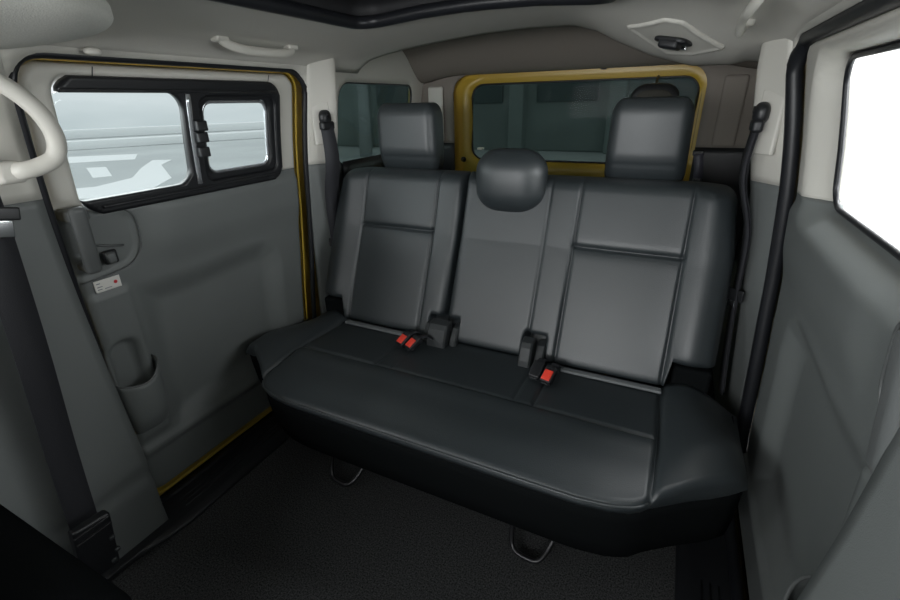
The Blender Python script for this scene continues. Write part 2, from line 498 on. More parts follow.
# ------------------------------------------------------------------ windows
def pane(name, y0, y1, z0, z1, r, s, off, m, parent, solid=.004):
    return hf(name, lines(y0, y1, .02), lines(z0, z1, .02), lambda y, z: (s*(P(z)+off), y, z), m,
              sdf=lambda y, z: rrect(y, z, y0, y1, z0, z1, r), parent=parent, solid=solid)
def ring(name, o, i, ro, ri, s, off, m, parent, solid, step=.0085, offs=1):
    return hf(name, lines(o[0], o[1], step), lines(o[2], o[3], step), lambda y, z: (s*(P(z)+off), y, z), m,
              sdf=lambda y, z: np.maximum(rrect(y, z, *o, ro), -rrect(y, z, *i, ri)), parent=parent, solid=solid, off=offs, flip=s > 0)
def looptube(y0, y1, z0, z1, r, s, off, rad, k=8):
    pts = []
    for cy, cz, a0 in ((y1-r, z1-r, 0), (y0+r, z1-r, 90), (y0+r, z0+r, 180), (y1-r, z0+r, 270)):
        for q in range(7):
            a = math.radians(a0+q*15); pts.append((cy+r*math.cos(a), cz+r*math.sin(a)))
    out = []
    for i in range(len(pts)):
        a = np.array(pts[i]); c = np.array(pts[(i+1) % len(pts)]); m = max(1, int(np.linalg.norm(c-a)/.06))
        for j in range(m):
            q = a+(c-a)*j/m; out.append((s*(float(P(q[1]))+off), q[0], q[1]))
    return tube(out, rad, k, True)

w1 = empty('window_1', (-.78, .9, 1.1), 'left sliding door window with black frame and small sliding vent pane', None, None, 'structure')
ring('window_frame', (.572, 1.222, .952, 1.262), (.582, .868, .988, 1.228), .055, .045, -1, .026, M['blackplastic'], w1, .018, .0075) if False else None
def wf(y, z):
    o = rrect(y, z, .582, 1.228, .954, 1.262, .05)
    i1 = np.minimum(rrect(y, z, .550, .876, .990, 1.230, .045), rrect(y, z, .50, .72, 1.10, 1.230, .02))
    i2 = rrect(y, z, .925, 1.206, .985, 1.222, .03)
    return np.maximum(o, np.maximum(-i1, -i2))
fr = hf('window_frame', lines(.566, 1.228, .0075), lines(.954, 1.262, .0075), lambda y, z: (-(P(z)+.012), y, z), M['blackplastic'], sdf=wf, parent=w1, solid=.02, off=-1)
v, f = tube([(-(float(P(z))+.008), .889+(1.23-z)*.02, z) for z in np.linspace(1.228, .985, 12)], .008, 8, up=(1, 0, 0), rb=.004); st = mk('slide_strip', v, f, M['silver'], fr)
for zc in (1.146, 1.115, 1.075):
    v, f = rbox((.024, .034, .028), .004, loc=(-(float(P(zc))+.002), .912, zc)); mk('vent_latch', v, f, M['blackplastic'], fr)
v, f = tube([(-(float(P(1.235))+.008), y, 1.235) for y in np.linspace(.59, 1.21, 14)], .004, 8); mk('frame_rail', v, f, M['blackplastic'], fr)
v, f = tube([(-(float(P(.972))+.006), y, .972) for y in np.linspace(.62, 1.20, 14)], .004, 8); mk('frame_rail', v, f, M['blackplastic'], fr)
vs_ = hf('vent_sash', lines(.918, 1.210, .0075), lines(.985, 1.224, .0075), lambda y, z: (-(P(z)+.02), y, z), M['blackplastic'],
         sdf=lambda y, z: np.maximum(rrect(y, z, .918, 1.210, .985, 1.224, .03), -rrect(y, z, .938, 1.184, 1.005, 1.212, .032)), parent=w1, solid=.014, off=-1)
v, f = looptube(.942, 1.180, 1.009, 1.208, .03, -1, .030, .0055); mk('pane_edge', v, f, M['silver'], vs_)
pane('fixed_pane', .560, .90, .985, 1.232, .04, -1, .036, M['glass_left'], w1)
pane('vent_pane', .934, 1.188, 1.001, 1.216, .03, -1, .031, M['glass_left'], w1)

w2 = empty('window_2', (.8, .9, 1.1), 'bright white right sliding door window with thin black gasket', None, None, 'structure')
pane('fixed_pane', WIN[0]-.01, WIN[1]+.01, WIN[2]-.01, WIN[3]+.01, .05, 1, .074, M['glass_clear'], w2)
v, f = looptube(WIN[0]+.004, WIN[1]-.004, WIN[2]+.004, WIN[3]-.004, .048, 1, .070, .0055); mk('gasket', v, f, M['rubber'], w2)

w3 = empty('window_3', (-.8, 1.82, 1.1), 'dark tinted left quarter window behind the belt pillar', None, None, 'structure')
pane('fixed_pane', QW[0]-.01, QW[1]+.01, QW[2]-.01, QW[3]+.01, .06, -1, .066, M['glass_dark'], w3)
v, f = looptube(QW[0], QW[1], QW[2], QW[3], .06, -1, .056, .006); mk('gasket', v, f, M['rubber'], w3)

# ------------------------------------------------------------------ rear end
TG = (-.578, .572, .06, 1.312); RG = (-.495, .545, .905, 1.268)
wrr = hf('wall_rear', lines(-.84, .84, .03), lines(.99, 1.46, .02), lambda x, z: (x, 2.272+0*x, z), M['taupeshade'],
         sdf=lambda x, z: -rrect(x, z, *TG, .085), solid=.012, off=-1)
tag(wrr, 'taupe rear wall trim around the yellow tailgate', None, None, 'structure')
hf('lower_lining', lines(-.84, .84, .03), lines(0, .99, .03), lambda x, z: (x, 2.272+0*x, z), M['blackplastic'],
   sdf=lambda x, z: -rrect(x, z, *TG, .085), parent=wrr, solid=.012, off=-1)
for s in (-1, 1):
    v, f = rbox((.085, .02, .27), .012, loc=(s*.672, 2.262, 1.13)); mk('pillar_cover', v, f, M['headliner'] if s < 0 else M['taupeshade'], wrr)
tgr = empty('door_3', (0, 2.30, .1), 'yellow painted tailgate with dark glass', None, None, 'structure')
def tgf(x, z):
    d = rrect(x, z, *RG, .07)
    e = rrect(x, z, *TG, .085)
    return x, 2.315+.018*ss(.03, .008, d)+.012*ss(-.035, -.01, e), z
hf('tailgate_panel', lines(-.62, .62, .012), lines(.03, 1.36, .014), tgf, M['yellow'], sdf=lambda x, z: -rrect(x, z, *RG, .06), parent=tgr, solid=.02, off=-1)
v, f = rbox((.035, .02, .012), .004, loc=(-.441, 2.318, .960)); cl = mk('glass_clip', v, f, M['ivory'], tgr)
v, f = rbox((.028, .024, .028), .012, loc=(-.54, 2.312, .903)); mk('rubber_bumper', v, f, M['rubber'], tgr)
v, f = rbox((.03, .03, .02), .008, loc=(.152, 2.30, 1.318)); mk('rubber_bumper', v, f, M['rubber'], tgr)
w4 = empty('window_4', (0, 2.34, 1.1), 'wide dark tinted tailgate glass', None, None, 'structure')
hf('fixed_pane', lines(RG[0]-.02, RG[1]+.02, .03), lines(RG[2]-.02, RG[3]+.02, .03), lambda x, z: (x, 2.342+0*x, z), M['glass_rear'], parent=w4, solid=.004)
def looprear(r, rad, y):
    x0, x1, z0, z1 = RG; pts = []
    for cx, cz, a0 in ((x1-r, z1-r, 0), (x0+r, z1-r, 90), (x0+r, z0+r, 180), (x1-r, z0+r, 270)):
        for q in range(7):
            a = math.radians(a0+q*15); pts.append((cx+r*math.cos(a), y, cz+r*math.sin(a)))
    return tube(pts, rad, 8, True)
v, f = looprear(.06, .005, 2.335); mk('gasket', v, f, M['rubber'], w4)

# mirror on the tailgate glass
mr = empty('rear_view_mirror', (.38, 2.27, 1.26), 'small black oval mirror hanging at the top of the tailgate glass', 'mirror')
v, f = rbox((.190, .05, .125), (.07, .02, .05), 6, 2, loc=(.38, 2.262, 1.182)); mk('mirror_housing', v, f, M['blackplastic'], mr)
v, f = rbox((.145, .004, .082), (.05, .0018, .036), 5, 2, loc=(.38, 2.2365, 1.178)); g_ = mk('mirror_front', v, f, mat('mirror_reflection_tone', (.030, .028, .018), .5, spec=.2), mr)  # dull front panel, the brownish reflection is put into its colour
v, f = tube([(.38, 2.268, 1.225), (.38, 2.28, 1.25), (.38, 2.325, 1.272)], .006, 8); mk('stalk', v, f, M['blackplastic'], mr)
# pull strap on the right edge of the tailgate
ps = empty('pull_strap', (.60, 2.27, .96), 'dark shiny pull strap hanging at the right edge of the yellow tailgate', 'strap')
v, f = strap([(.588, 2.25, .965), (.60, 2.245, .90), (.603, 2.245, .835)], (1, 0, 0), .036, .003); mk('strap_band', v, f, M['strapmat'], ps)
v, f = rbox((.03, .008, .02), .003, loc=(.602, 2.244, .855)); mk('strap_clip', v, f, M['silver'], ps)
v, f = rbox((.044, .02, .024), .006, loc=(.588, 2.262, .968)); mk('strap_mount', v, f, M['blackplastic'], ps)
# small lamp in the rear headliner
ll = empty('cargo_lamp', (.215, 2.19, 1.36), 'small pale rectangular lamp in the headliner above the tailgate', 'lamp')
v, f = rbox((.10, .04, .014), .005, loc=(.215, 2.20, 1.352), R=None); mk('lens', v, f, M['ivory'], ll)
v, f = rbox((.11, .048, .012), .005, loc=(.215, 2.204, 1.359)); mk('lamp_base', v, f, M['beige'], ll)

# ------------------------------------------------------------------ sill plates and painted sill
for s in (-1, 1):
    st = 'left' if s < 0 else 'right'
    o = hf('trim_%d' % (1 if s < 0 else 2), lines(.685, .85, .012), lines(.30, 1.30, .03),
           lambda x, y: (s*(x+.03*ss(.55, .34, y)*ss(.72, .69, x)), y, .014-.012*ss(.705, .688, x)), M['blackplastic'], solid=.004, off=0)
    tag(o, 'black plastic step plate at the foot of the %s sliding door' % st, None, None, 'structure')
    mb = MB()
    for k in range(3):
        v, f = tube([(s*(.745+.02*k), y, .016) for y in np.linspace(.56, .98, 6)], .0025, 6); mb.add(v, f)
    mb.mk('grip_ridges', M['blackplastic'], o)

# ------------------------------------------------------------------ bench seat
bench = empty('bench_seat', (0, 1.1, 0), 'black leather three-place rear bench seat across the van', 'seat')
# cushion -------------------------------------------------------------------
FX = [0, .30, .43, .50, .55, .575, .65, .70, .74, .77, .80]
FY = [.757, .757, .758, .768, .786, .812, .868, .900, .930, .960, 1.02]
FYL = FY[:9]+[.930, .935]
def yf(x): return np.where(np.asarray(x) < 0, np.interp(np.abs(x), FX, FYL), np.interp(np.abs(x), FX, FY))
def cushion():
    SE = [-.575, .575]; ins = [-.268, .258]; faint = [-.205, .20]
    xs = lines(-.800, .776, .02, SE+ins+faint)
    xs = np.array(sorted(set(list(xs)+[-.798, -.794, -.786, -.774, .774, .770, .762, .75])))
    ytop_r = 1.262
    rows = []
    tops = sorted(set(list(np.linspace(0, 1, 40))+[0]))
    for x in xs:
        e = min((x+.800)/.05, (.776-x)/.05, 1); e = max(e, 0)
        rnd = math.sqrt(max(0, 1-(1-e)**2))
        yF = float(yf(x)) if True else 0
        R = .022
        prof = []
        zt = .412+.004*math.cos(x*2.2)
        seam_y = .995
        yt = list(np.linspace(ytop_r, yF+R, 30))+[seam_y+k for k in (-.014, -.007, -.003, 0, .003, .007, .014)]
        yt = sorted([y for y in yt if y >= yF+R], reverse=True)
        # keep the number of rows the same for all x
        base = list(np.linspace(ytop_r, seam_y+.016, 14))+[seam_y+k for k in (.010, .006, .003, 0, -.003, -.006, -.010)]
        fr_ = list(np.linspace(max(seam_y-.016, yF+R+.002) if yF+R < seam_y-.018 else yF+R, yF+R, 10))
        for y in base: prof.append((max(y, yF+R), None))
        for y in fr_: prof.append((min(y, max(y, yF+R)), None))
        out = []
        for (y, _) in prof:
            z = zt
            # groove seams
            g = 0
            for c in SE: g = max(g, .011*math.exp(-((x-c)/.0065)**2))
            if y > seam_y-.004:
                for c in ins: g = max(g, .006*math.exp(-((x-c)/.005)**2))
                for c in faint: g = max(g, .0025*math.exp(-((x-c)/.004)**2))
            if abs(x) < .575:
                k = .007 if (x < -.268 or x > .258) else .004
                g = max(g, k*math.exp(-((y-seam_y)/.0055)**2))
                z += .006*math.exp(-((y-seam_y+.03)/.03)**2)
                z += .012*math.sin(math.pi*min(1, max(0, (y-.80)/.40)))-.006
            if abs(x) > .575:
                z += .034*math.sin(math.pi*min(1, (abs(x)-.575)/.225))*min(1, .35+max(0, y-yF)/.16)
            z -= .060*float(ss(.98, 1.24, y))*float(ss(.60, .77, abs(x)))
            # crown toward front
            z -= .010*max(0, (.90-y)/.12)**2 if y < .90 else 0
            out.append((y, z-g))
        zt2 = out[-1][1]
        for k in range(1, 9):
            a = math.pi/2*k/8
            out.append((yF+R-R*math.sin(a), zt2-R*(1-math.cos(a))))
        out.append((yF+.004, .372)); out.append((yF+.010, .360))
        pr = []
        for (y, z) in out:
            zz = .36+(z-.36)*rnd
            yy = y
            pr.append((yy, zz))
        pr.append((ytop_r, .36))
        rows.append([(x, y, z) for y, z in pr])
    n = len(rows[0]); v = [p for r in rows for p in r]; f = []
    for i in range(len(rows)-1):
        for j in range(n):
            j2 = (j+1) % n
            f.append((i*n+j, i*n+j2, (i+1)*n+j2, (i+1)*n+j))
    f.append(tuple(range(n))[::-1]); f.append(tuple((len(rows)-1)*n+j for j in range(n)))
    return mk('seat_cushion', v, f, M['leather'], bench)
cu = cushion()
# piping along the front
xx = np.linspace(-.57, .57, 90)
v, f = tube([(x, float(yf(x))+.001, .390) for x in xx], .0035, 6); mk('front_piping', v, f, M['piping'], cu)
# seam highlight threads (stitched)
for a, b, in ((-.56, -.275), (.265, .56)):
    v, f = tube([(x, .9915, .4185) for x in np.linspace(a, b, 12)], .0012, 6); mk('stitched_seam', v, f, M['thread'], cu)
# rear trim flap
for a, b in ((-.555, -.285), (.285, .575)):
    v, f = rbox((b-a, .022, .010), .004, loc=((a+b)/2, 1.218, .416)); t_ = mk('rear_edge_flap', v, f, M['seamgrey'], cu)
# front skirt (lower base)
def skirt():
    xs = np.linspace(-.785, .765, 60); v = []; f = []
    for x in xs:
        y0 = float(yf(x))+.008
        for z, dy in ((.366, 0.0), (.33, .002), (.25, .012), (.18, .035), (.145, .075), (.135, .12)): v.append((x, y0+dy, z))
        v.append((x, 1.25, .135)); v.append((x, 1.25, .366))
    n = 8
    for i in range(len(xs)-1):
        for j in range(n): f.append((i*n+j, i*n+(j+1) % n, (i+1)*n+(j+1) % n, (i+1)*n+j))
    f.append(tuple(range(n))[::-1]); f.append(tuple((len(xs)-1)*n+j for j in range(n)))
    return mk('seat_base', v, f, M['skirt'], bench)
sk = skirt()
for x in (-.60, .60):
    for y in (1.06, 1.20):
        v, f = rbox((.05, .07, .14), .008, loc=(x, y, .07)); mk('leg', v, f, M['steel'], bench)
# black wire fold-down loops under the front edge
def wire_loop(x0):
    pth = spline([(x0-.006, .90, .150), (x0-.006, .875, .075), (x0, .858, .036), (x0+.020, .846, .022), (x0+.065, .842, .020), (x0+.085, .85, .026), (x0+.100, .875, .045), (x0+.112, .905, .075)], 3)
    v, f = tube(pth, .0075, 10); o = mk('fold_release_loop', v, f, M['steel'], bench)
    v, f = tube([(x0+.106, .893, .063), (x0+.116, .915, .085)], .009, 10); mk('loop_bushing', v, f, M['bracket'], o)
    return o
wire_loop(-.392); wire_loop(.258)

# backs ----------------------------------------------------------------------
BZ = [.40, .41, .757, .948, 1.0]; BY = [1.231, 1.235, 1.390, 1.460, 1.478]
def yb(z): return np.interp(z, BZ, BY)
def back_unit(xl, xr, seams, hseams, bump, outer, notches, name, label=None):
    """outer: -1 bolster on the left end, +1 on the right end"""
    xs = lines(xl, xr, .016, seams+[n[0] for n in notches]+[n[1] for n in notches])
    ed = []
    for k in (.0007, .003, .007, .013, .021): ed += [xl+k, xr-k]
    xs = np.array(sorted(list(xs)+ed)); xs = xs[np.concatenate([[True], np.diff(xs) > .0006])]
    vv = list(np.linspace(0, 1, 44))+[.001, .004, .01, .018, .03, .97, .982, .99, .996, .999]+[(.762-.405)/.56+k for k in (-.012, -.006, 0, .006, .012)]
    vv = np.array(sorted(vv)); vv = vv[np.concatenate([[True], np.diff(vv) > .0006])]
    X, V = np.meshgrid(xs, vv, indexing='ij')
    # taper of the outer edge and rounded outer top corner
    dist_out = (X-xl) if outer < 0 else (xr-X)
    rc = .042; dx = np.clip(rc-dist_out, 0, rc)
    ztop = .962-(rc-np.sqrt(np.maximum(rc*rc-dx*dx, 0)))*1.0-.006*ss(.14, 0, dist_out)
    zbot = .405+.072*ss(.122, .112, dist_out)
    Zg = zbot+V*(ztop-zbot)
    tap = ss(.135, .02, dist_out)*.022*ss(.75, .96, Zg)
    X2 = X+(-outer)*tap
    R = .026; Rt = .03
    d1 = np.minimum(X-xl, xr-X); d2 = np.minimum(Zg-zbot, ztop-Zg)
    e1 = np.sqrt(np.maximum(0, 1-(1-np.clip(d1/R, 0, 1))**2)); e2 = np.sqrt(np.maximum(0, 1-(1-np.clip(d2/Rt, 0, 1))**2))
    edge = e1*e2
    F = np.full(X.shape, .052)
    # bolster swell
    F += .026*np.exp(-((dist_out-.075)/.05)**2)*ss(.40, .55, Zg)
    # panels puff between seams
    cuts = sorted([xl]+seams+[xr])
    for a, b in zip(cuts[:-1], cuts[1:]):
        t = np.clip((X-a)/(b-a), 0, 1); F += np.where((X >= a) & (X <= b), bump*np.sqrt(np.maximum(0, 1-(2*t-1)**2)), 0)
    for c in seams: F -= (.004 if abs(c-.16) < .001 else .009)*np.exp(-((X-c)/.0042)**2)
    for (a, b, z) in hseams:
        F -= np.where((X > a-.004) & (X < b+.004), .010*np.exp(-((Zg-z)/.0045)**2), 0)
        F -= np.where((X > a) & (X < b), .003*np.exp(-((Zg-z)/.015)**2), 0)
    for (a, b, z0) in notches:
        F -= .050*ss(a-.006, a+.006, X)*ss(b+.006, b-.006, X)*ss(z0+.012, z0-.006, Zg)
    YF = yb(Zg)+.052-F*edge
    YB = yb(Zg)+.052+.055*edge
    nu, nv = X.shape; v = []; f = []
    for Yk in (YF, YB):
        for i in range(nu):
            for j in range(nv): v.append((X2[i, j], Yk[i, j], Zg[i, j]))
    O = nu*nv
    for i in range(nu-1):
        for j in range(nv-1):
            a, b, c, d = i*nv+j, (i+1)*nv+j, (i+1)*nv+j+1, i*nv+j+1
            f.append((a, b, c, d)); f.append((O+d, O+c, O+b, O+a))
    rimi = [i*nv for i in range(nu)]+[(nu-1)*nv+j for j in range(1, nv)]+[i*nv+nv-1 for i in range(nu-2, -1, -1)]+[j for j in range(nv-2, 0, -1)]
    for k in range(len(rimi)):
        a, b = rimi[k], rimi[(k+1) % len(rimi)]; f.append((b, a, O+a, O+b))
    o = mk(name, v, f, M['leather'], bench)
    if label: o['label'] = label
    return o
bl = back_unit(-.708, -.1525, [-.560, -.250], [(-.560, -.250, .762)], .005, -1, [(-.205, -.1525, .482)], 'backrest', 'narrow single-place backrest')
br = back_unit(-.1475, .702, [.160, .256, .570], [(.256, .570, .762)], .005, 1, [(-.1475, -.09, .482), (.148, .220, .485)], 'backrest', 'wide two-place backrest')

# hinge brackets at the foot of the backs
def hinge(xc, w1, x2, w2):
    mb = MB()
    def shp(x, w, y0, zt, dz):
        pr = [(y0+.05, .40), (y0-.018, .40), (y0-.012, .43), (y0+.004, zt-.018), (y0+.016, zt-.004), (y0+.05, zt)]
        v = []; f = []
        xs = [x-w/2, x-w/2+.005, x+w/2-.005, x+w/2]
        for k, xx in enumerate(xs):
            ins = .005 if k in (0, 3) else 0
            for (y, z) in pr: v.append((xx, y+ins, z-ins*.6))
        n = len(pr)
        for i in range(3):
            for j in range(n): f.append((i*n+j, i*n+(j+1) % n, (i+1)*n+(j+1) % n, (i+1)*n+j))
        f.append(tuple(range(n))[::-1]); f.append(tuple(3*n+j for j in range(n)))
        mb.add(v, f)
    shp(xc, w1, 1.205, .487, 0)
    o = mb.mk('hinge_cover', M['bracket'], bench, smooth=False)
    mb2 = MB(); mb = mb2
    shp(x2, w2, 1.232, .470, 0)
    if w1 > .05: shp(2*xc-x2, w2*.8, 1.232, .470, 0)
    mb2.mk('hinge_flank', M['bracket'], o, smooth=False)
    return o
hinge(-.150, .072, -.096, .026); hinge(.170, .040, .210, .030)
for s in (-1, 1):
    x = .645*s
    v, f = rbox((.10, .07, .085), .012, loc=(x, 1.295, .437)); mk('recliner_cover', v, f, M['skirt'], bench)

# headrests
def headrest(xc, w, zb_, zt, d, r, y0, flare, label, oval=False, posts=True):
    h = zt-zb_
    def fn(V):
        x, y, z = V[:, 0].copy(), V[:, 1].copy(), V[:, 2].copy()
        t = (z+h/2)/h
        x *= 1+flare*(.5-t)
        front = y < 0
        bow = np.where(front, -.010*np.cos(np.clip(x/(w/2), -1, 1)*math.pi/2), 0)
        if oval:
            y2 = y+bow*1.4+np.where(front, .018*(2*np.abs(t-.5))**2, 0)
        else:
            k = ss(.42, .0, t)
            y2 = y+bow+np.where(front, .030*k, -.02*k)+.018*(t-.3)*0
            g = .002*np.exp(-((t-.285)/.012)**2)
            y2 = y2+np.where(front & (np.abs(y) > d*.3), g, 0)
        return np.stack([x, y2, z], 1)
    nb = 24 if not oval else 14
    v, f = rbox((w, d, h), r, 7, nb, fn, loc=(xc, y0, (zb_+zt)/2))
    o = mk('headrest', v, f, M['leather'], bench); o['label'] = label
    if posts:
        for dx in (-.06, .06):
            vv, ff = tube([(xc+dx, y0+.015, zb_-.06), (xc+dx, y0+.012, zb_+.05)], .006, 8); mk('headrest_post', vv, ff, M['chrome'], o)
    return o
headrest(-.428, .252, .930, 1.192, .115, (.034, .036, .055), 1.575, .03, 'tall headrest on the left')
headrest(.420, .232, .928, 1.192, .115, (.036, .036, .055), 1.575, .06, 'tall headrest on the right')
headrest(.022, .240, .838, 1.050, .11, (.085, .05, .075), 1.452, -.06, 'low oval headrest in the middle', oval=True, posts=False)

# ------------------------------------------------------------------ buckles
def buckle(x, y, z, yaw, pitch, button, label):
    root = empty('seat_belt_buckle', (x, y, z), label, 'buckle', 'seat belt buckles lying on the bench')
    R = rot('Z', yaw)@rot('X', pitch)
    L = np.array((x, y, z))
    v, f = rbox((.036, .056, .024), .006, 3, 2, R=R, loc=L); mk('housing', v, f, M['blackplastic'], root)
    if button:
        v, f = rbox((.027, .034, .012), .003, 3, 1, R=R, loc=L+R@np.array((0, -.006, .0095))); mk('release_button', v, f, M['red'], root)
        v, f = rbox((.022, .003, .005), .001, 1, 1, R=R, loc=L+R@np.array((0, -.0302, .001))); mk('slot', v, f, M['bracket'], root)
    else:
        v, f = rbox((.024, .003, .012), .001, 1, 1, R=R, loc=L+R@np.array((0, -.0302, .002))); mk('slot', v, f, M['bracket'], root)
    v, f = strap([L+R@np.array((0, .028, 0)), L+R@np.array((0, .048, -.014)), L+R@np.array((0, .058, -.040))], R@np.array((1, 0, 0)), .025, .003); mk('stalk', v, f, M['webbing'], root)
buckle(-.242, 1.144, .443, -22, 32, True, 'red-buttoned buckle beside the left hinge, the left of the close pair')
buckle(-.199, 1.132, .443, -28, 32, True, 'red-buttoned buckle touching the left hinge cover, the right of the close pair')
buckle(.228, 1.140, .443, -8, 32, False, 'plain black buckle with no red button, right of the middle place')
buckle(.268, 1.128, .443, -14, 32, True, 'lone red-buttoned buckle beside a plain black one, right of the middle place')

# ------------------------------------------------------------------ rear seat belts
def rear_belt(s):
    st = 'left' if s < 0 else 'right'
    root = empty('seat_belt', (s*.69, 1.42, .95), 'black seat belt hanging from the %s rear pillar beside the bench' % st, 'seat belt', 'rear seat belts')
    x0 = float(P(1.15))
    x = s*(x0-.050); y = 1.385
    v, f = rbox((.014, .066, .15), .006, R=rot('Z', s*38), loc=(s*(x0-.030), y, 1.13)); mk('pillar_bezel', v, f, M['beige'], root)
    v, f = rbox((.034, .052, .052), (.015, .022, .022), 5, 1, loc=(x, y, 1.150)); hd = mk('anchor_cover', v, f, M['blackplastic'], root)
    v, f = rbox((.024, .066, .03), .008, loc=(x-s*.004, y, 1.122)); mk('belt_guide', v, f, M['blackplastic'], root)
    v, f = tube([(x-s*.016, y-.002, 1.158), (x-s*.0185, y-.002, 1.158)], .009, 12); mk('anchor_bolt', v, f, M['steel'], hd)
    pth = [(x-s*.004, y, 1.12), (x-s*.006, y+.01, 1.0), (s*.712, y+.03, .85), (s*.724, y+.045, .66), (s*.735, y+.04, .50), (s*.745, y, .36)]
    pth = [(float(a), float(b), float(c)) for a, b, c in pth]
    v, f = strap(pth, (.72, .70, 0) if s < 0 else (-.25, .95, 0), .046, .002); mk('webbing', v, f, M['webbing'], root)
    pth2 = [(a-s*.004, b-.016 if i else b-.006, c) for i, (a, b, c) in enumerate(pth)]
    v, f = strap(pth2, (.60, .80, 0) if s < 0 else (-.15, .98, 0), .046, .002); mk('webbing', v, f, M['webbing'], root)
    a = pth[3]
    v, f = rbox((.06, .008, .035), .003, loc=(a[0]-s*.008, a[1]-.022, a[2]+.01), R=rot('Z', -s*42)); tg_ = mk('belt_tongue', v, f, M['blackplastic'], root)
    v, f = rbox((.022, .006, .02), .002, loc=(a[0]-s*.008, a[1]-.022, a[2]-.017), R=rot('Z', -s*42)); mk('tongue_plate', v, f, M['chrome'], tg_)
rear_belt(-1); rear_belt(1)

# ------------------------------------------------------------------ front belt on the left pillar
fb = empty('seat_belt', (-.66, .36, .6), 'black front seat belt running down the left door pillar', 'seat belt')
pth = [(-.724, .398, 1.16), (-.714, .390, 1.06), (-.682, .372, .95), (-.672, .348, .72), (-.682, .322, .45), (-.69, .306, .25)]
v, f = strap(pth, (0, 1, .12), .060, .002); mk('webbing', v, f, M['webbing'], fb)
v, f = rbox((.012, .050, .026), .004, loc=(-.664, .396, 1.012), R=rot('X', -12)); tp = mk('belt_tongue', v, f, M['blackplastic'], fb)
v, f = rbox((.005, .036, .034), .002, loc=(-.662, .384, .984), R=rot('X', -12)); mk('tongue_plate', v, f, M['chrome'], tp)
v, f = rbox((.03, .085, .17), .008, loc=(-.70, .306, .150), R=rot('X', -8)); an = mk('floor_anchor', v, f, M['blackplastic'], fb)
for zz in (.222, .200):
    v, f = rbox((.008, .08, .007), .002, loc=(-.683, .312, zz), R=rot('X', 0)); mk('anchor_bar', v, f, M['steel'], an)
for yy, zz in ((.340, .155), (.340, .11), (.325, .085)):
    v, f = rbox((.01, .014, .012), .004, loc=(-.684, yy, zz)); mk('anchor_rivet', v, f, M['bracket'], an)

# ------------------------------------------------------------------ grab handle on the left pillar
gh = empty('grab_handle', (-.68, .42, 1.15), 'large beige D-shaped grab handle on the left door pillar', 'handle')
pth = spline([(-.70, .385, 1.268), (-.655, .415, 1.263), (-.632, .455, 1.245), (-.622, .492, 1.20), (-.622, .508, 1.15), (-.628, .500, 1.11), (-.636, .470, 1.093), (-.648, .44, 1.087), (-.690, .437, 1.084)], 6)
v, f = tube(pth, .0165, 14, up=(1, 0, 0), rb=.0145); mk('grip', v, f, M['beige'], gh)
v, f = rbox((.040, .05, .042), .012, loc=(-.664, .428, 1.086)); mk('handle_mount', v, f, M['beige'], gh)
v, f = rbox((.04, .05, .04), .012, loc=(-.690, .38, 1.268)); mk('handle_mount', v, f, M['beige'], gh)

# ------------------------------------------------------------------ roof assist handles
def assist(s):
    st = 'left' if s < 0 else 'right'
    root = empty('assist_handle', (s*.60, 1.06, 1.35), 'beige fold-down assist handle on the headliner above the %s sliding door' % st, 'handle', 'roof assist handles')
    z = lambda x, y: float(ceil(x, y))
    y0, y1 = (.93, 1.18) if s < 0 else (1.07, 1.31)
    x0 = s*.598
    pth = spline([(x0, y0, z(x0, y0)+.002), (x0-s*.006, y0+.008, z(x0, y0)-.010), (x0-s*.014, y0+.05, z(x0, y0)-.022), (x0-s*.016, (y0+y1)/2, z(x0, y0)-.025), (x0-s*.014, y1-.05, z(x0, y1)-.022), (x0-s*.006, y1-.008, z(x0, y1)-.012), (x0, y1, z(x0, y1)+.002)], 6)
    n = len(pth)
    v, f = tube(pth, [.012]*n, 12, up=(1, 0, 0), rb=[.0085]*n); g = mk('grip', v, f, M['beige'], root)
    for y in (y0, y1):
        v, f = rbox((.03, .04, .016), .007, loc=(x0, y, z(x0, y)-.002)); mk('handle_mount', v, f, M['beige'], root)
assist(-1); assist(1)

# ceiling-stowed centre belt in its bezel
cb = empty('ceiling_belt_holder', (.465, 1.42, 1.33), 'grey beige ceiling bezel holding a black stowed belt tongue', 'belt holder')
CBP = [(.348, 1.396), (.432, 1.328), (.466, 1.335), (.560, 1.446), (.440, 1.512)]
def cbs(x, y): return poly(x, y, CBP)-.012
def cbf(x, y):
    d = cbs(x, y)
    return x, y, ceil(x, y)-.007*ss(0, -.006, d)+.004*ss(-.008, -.014, d)
hf('bezel', lines(.330, .580, .005), lines(1.305, 1.535, .005), cbf, M['beige'], sdf=cbs, parent=cb, solid=.004, off=1)
zc = float(ceil(.455, 1.425))
v, f = rbox((.085, .070, .016), (.02, .02, .006), loc=(.452, 1.424, zc-.004), R=rot('Y', 12)@rot('Z', -20)); mk('belt_slot', v, f, M['blackplastic'], cb)
v, f = rbox((.050, .042, .022), .008, loc=(.446, 1.408, zc-.012), R=rot('Y', 12)@rot('Z', -20)); tn = mk('belt_tongue', v, f, M['blackplastic'], cb)
v, f = rbox((.050, .010, .010), .003, loc=(.462, 1.452, zc-.016), R=rot('Y', 12)@rot('Z', -20)); mk('tongue_plate', v, f, M['chrome'], cb)

# stud by the headliner edge
v, f = rbox((.022, .034, .016), (.010, .015, .007), 4, 1, loc=(-.672, .655, 1.310)); tag(mk('coat_hook', v, f, M['ivory'], None), 'small ivory hook button above the left sliding door', 'hook')

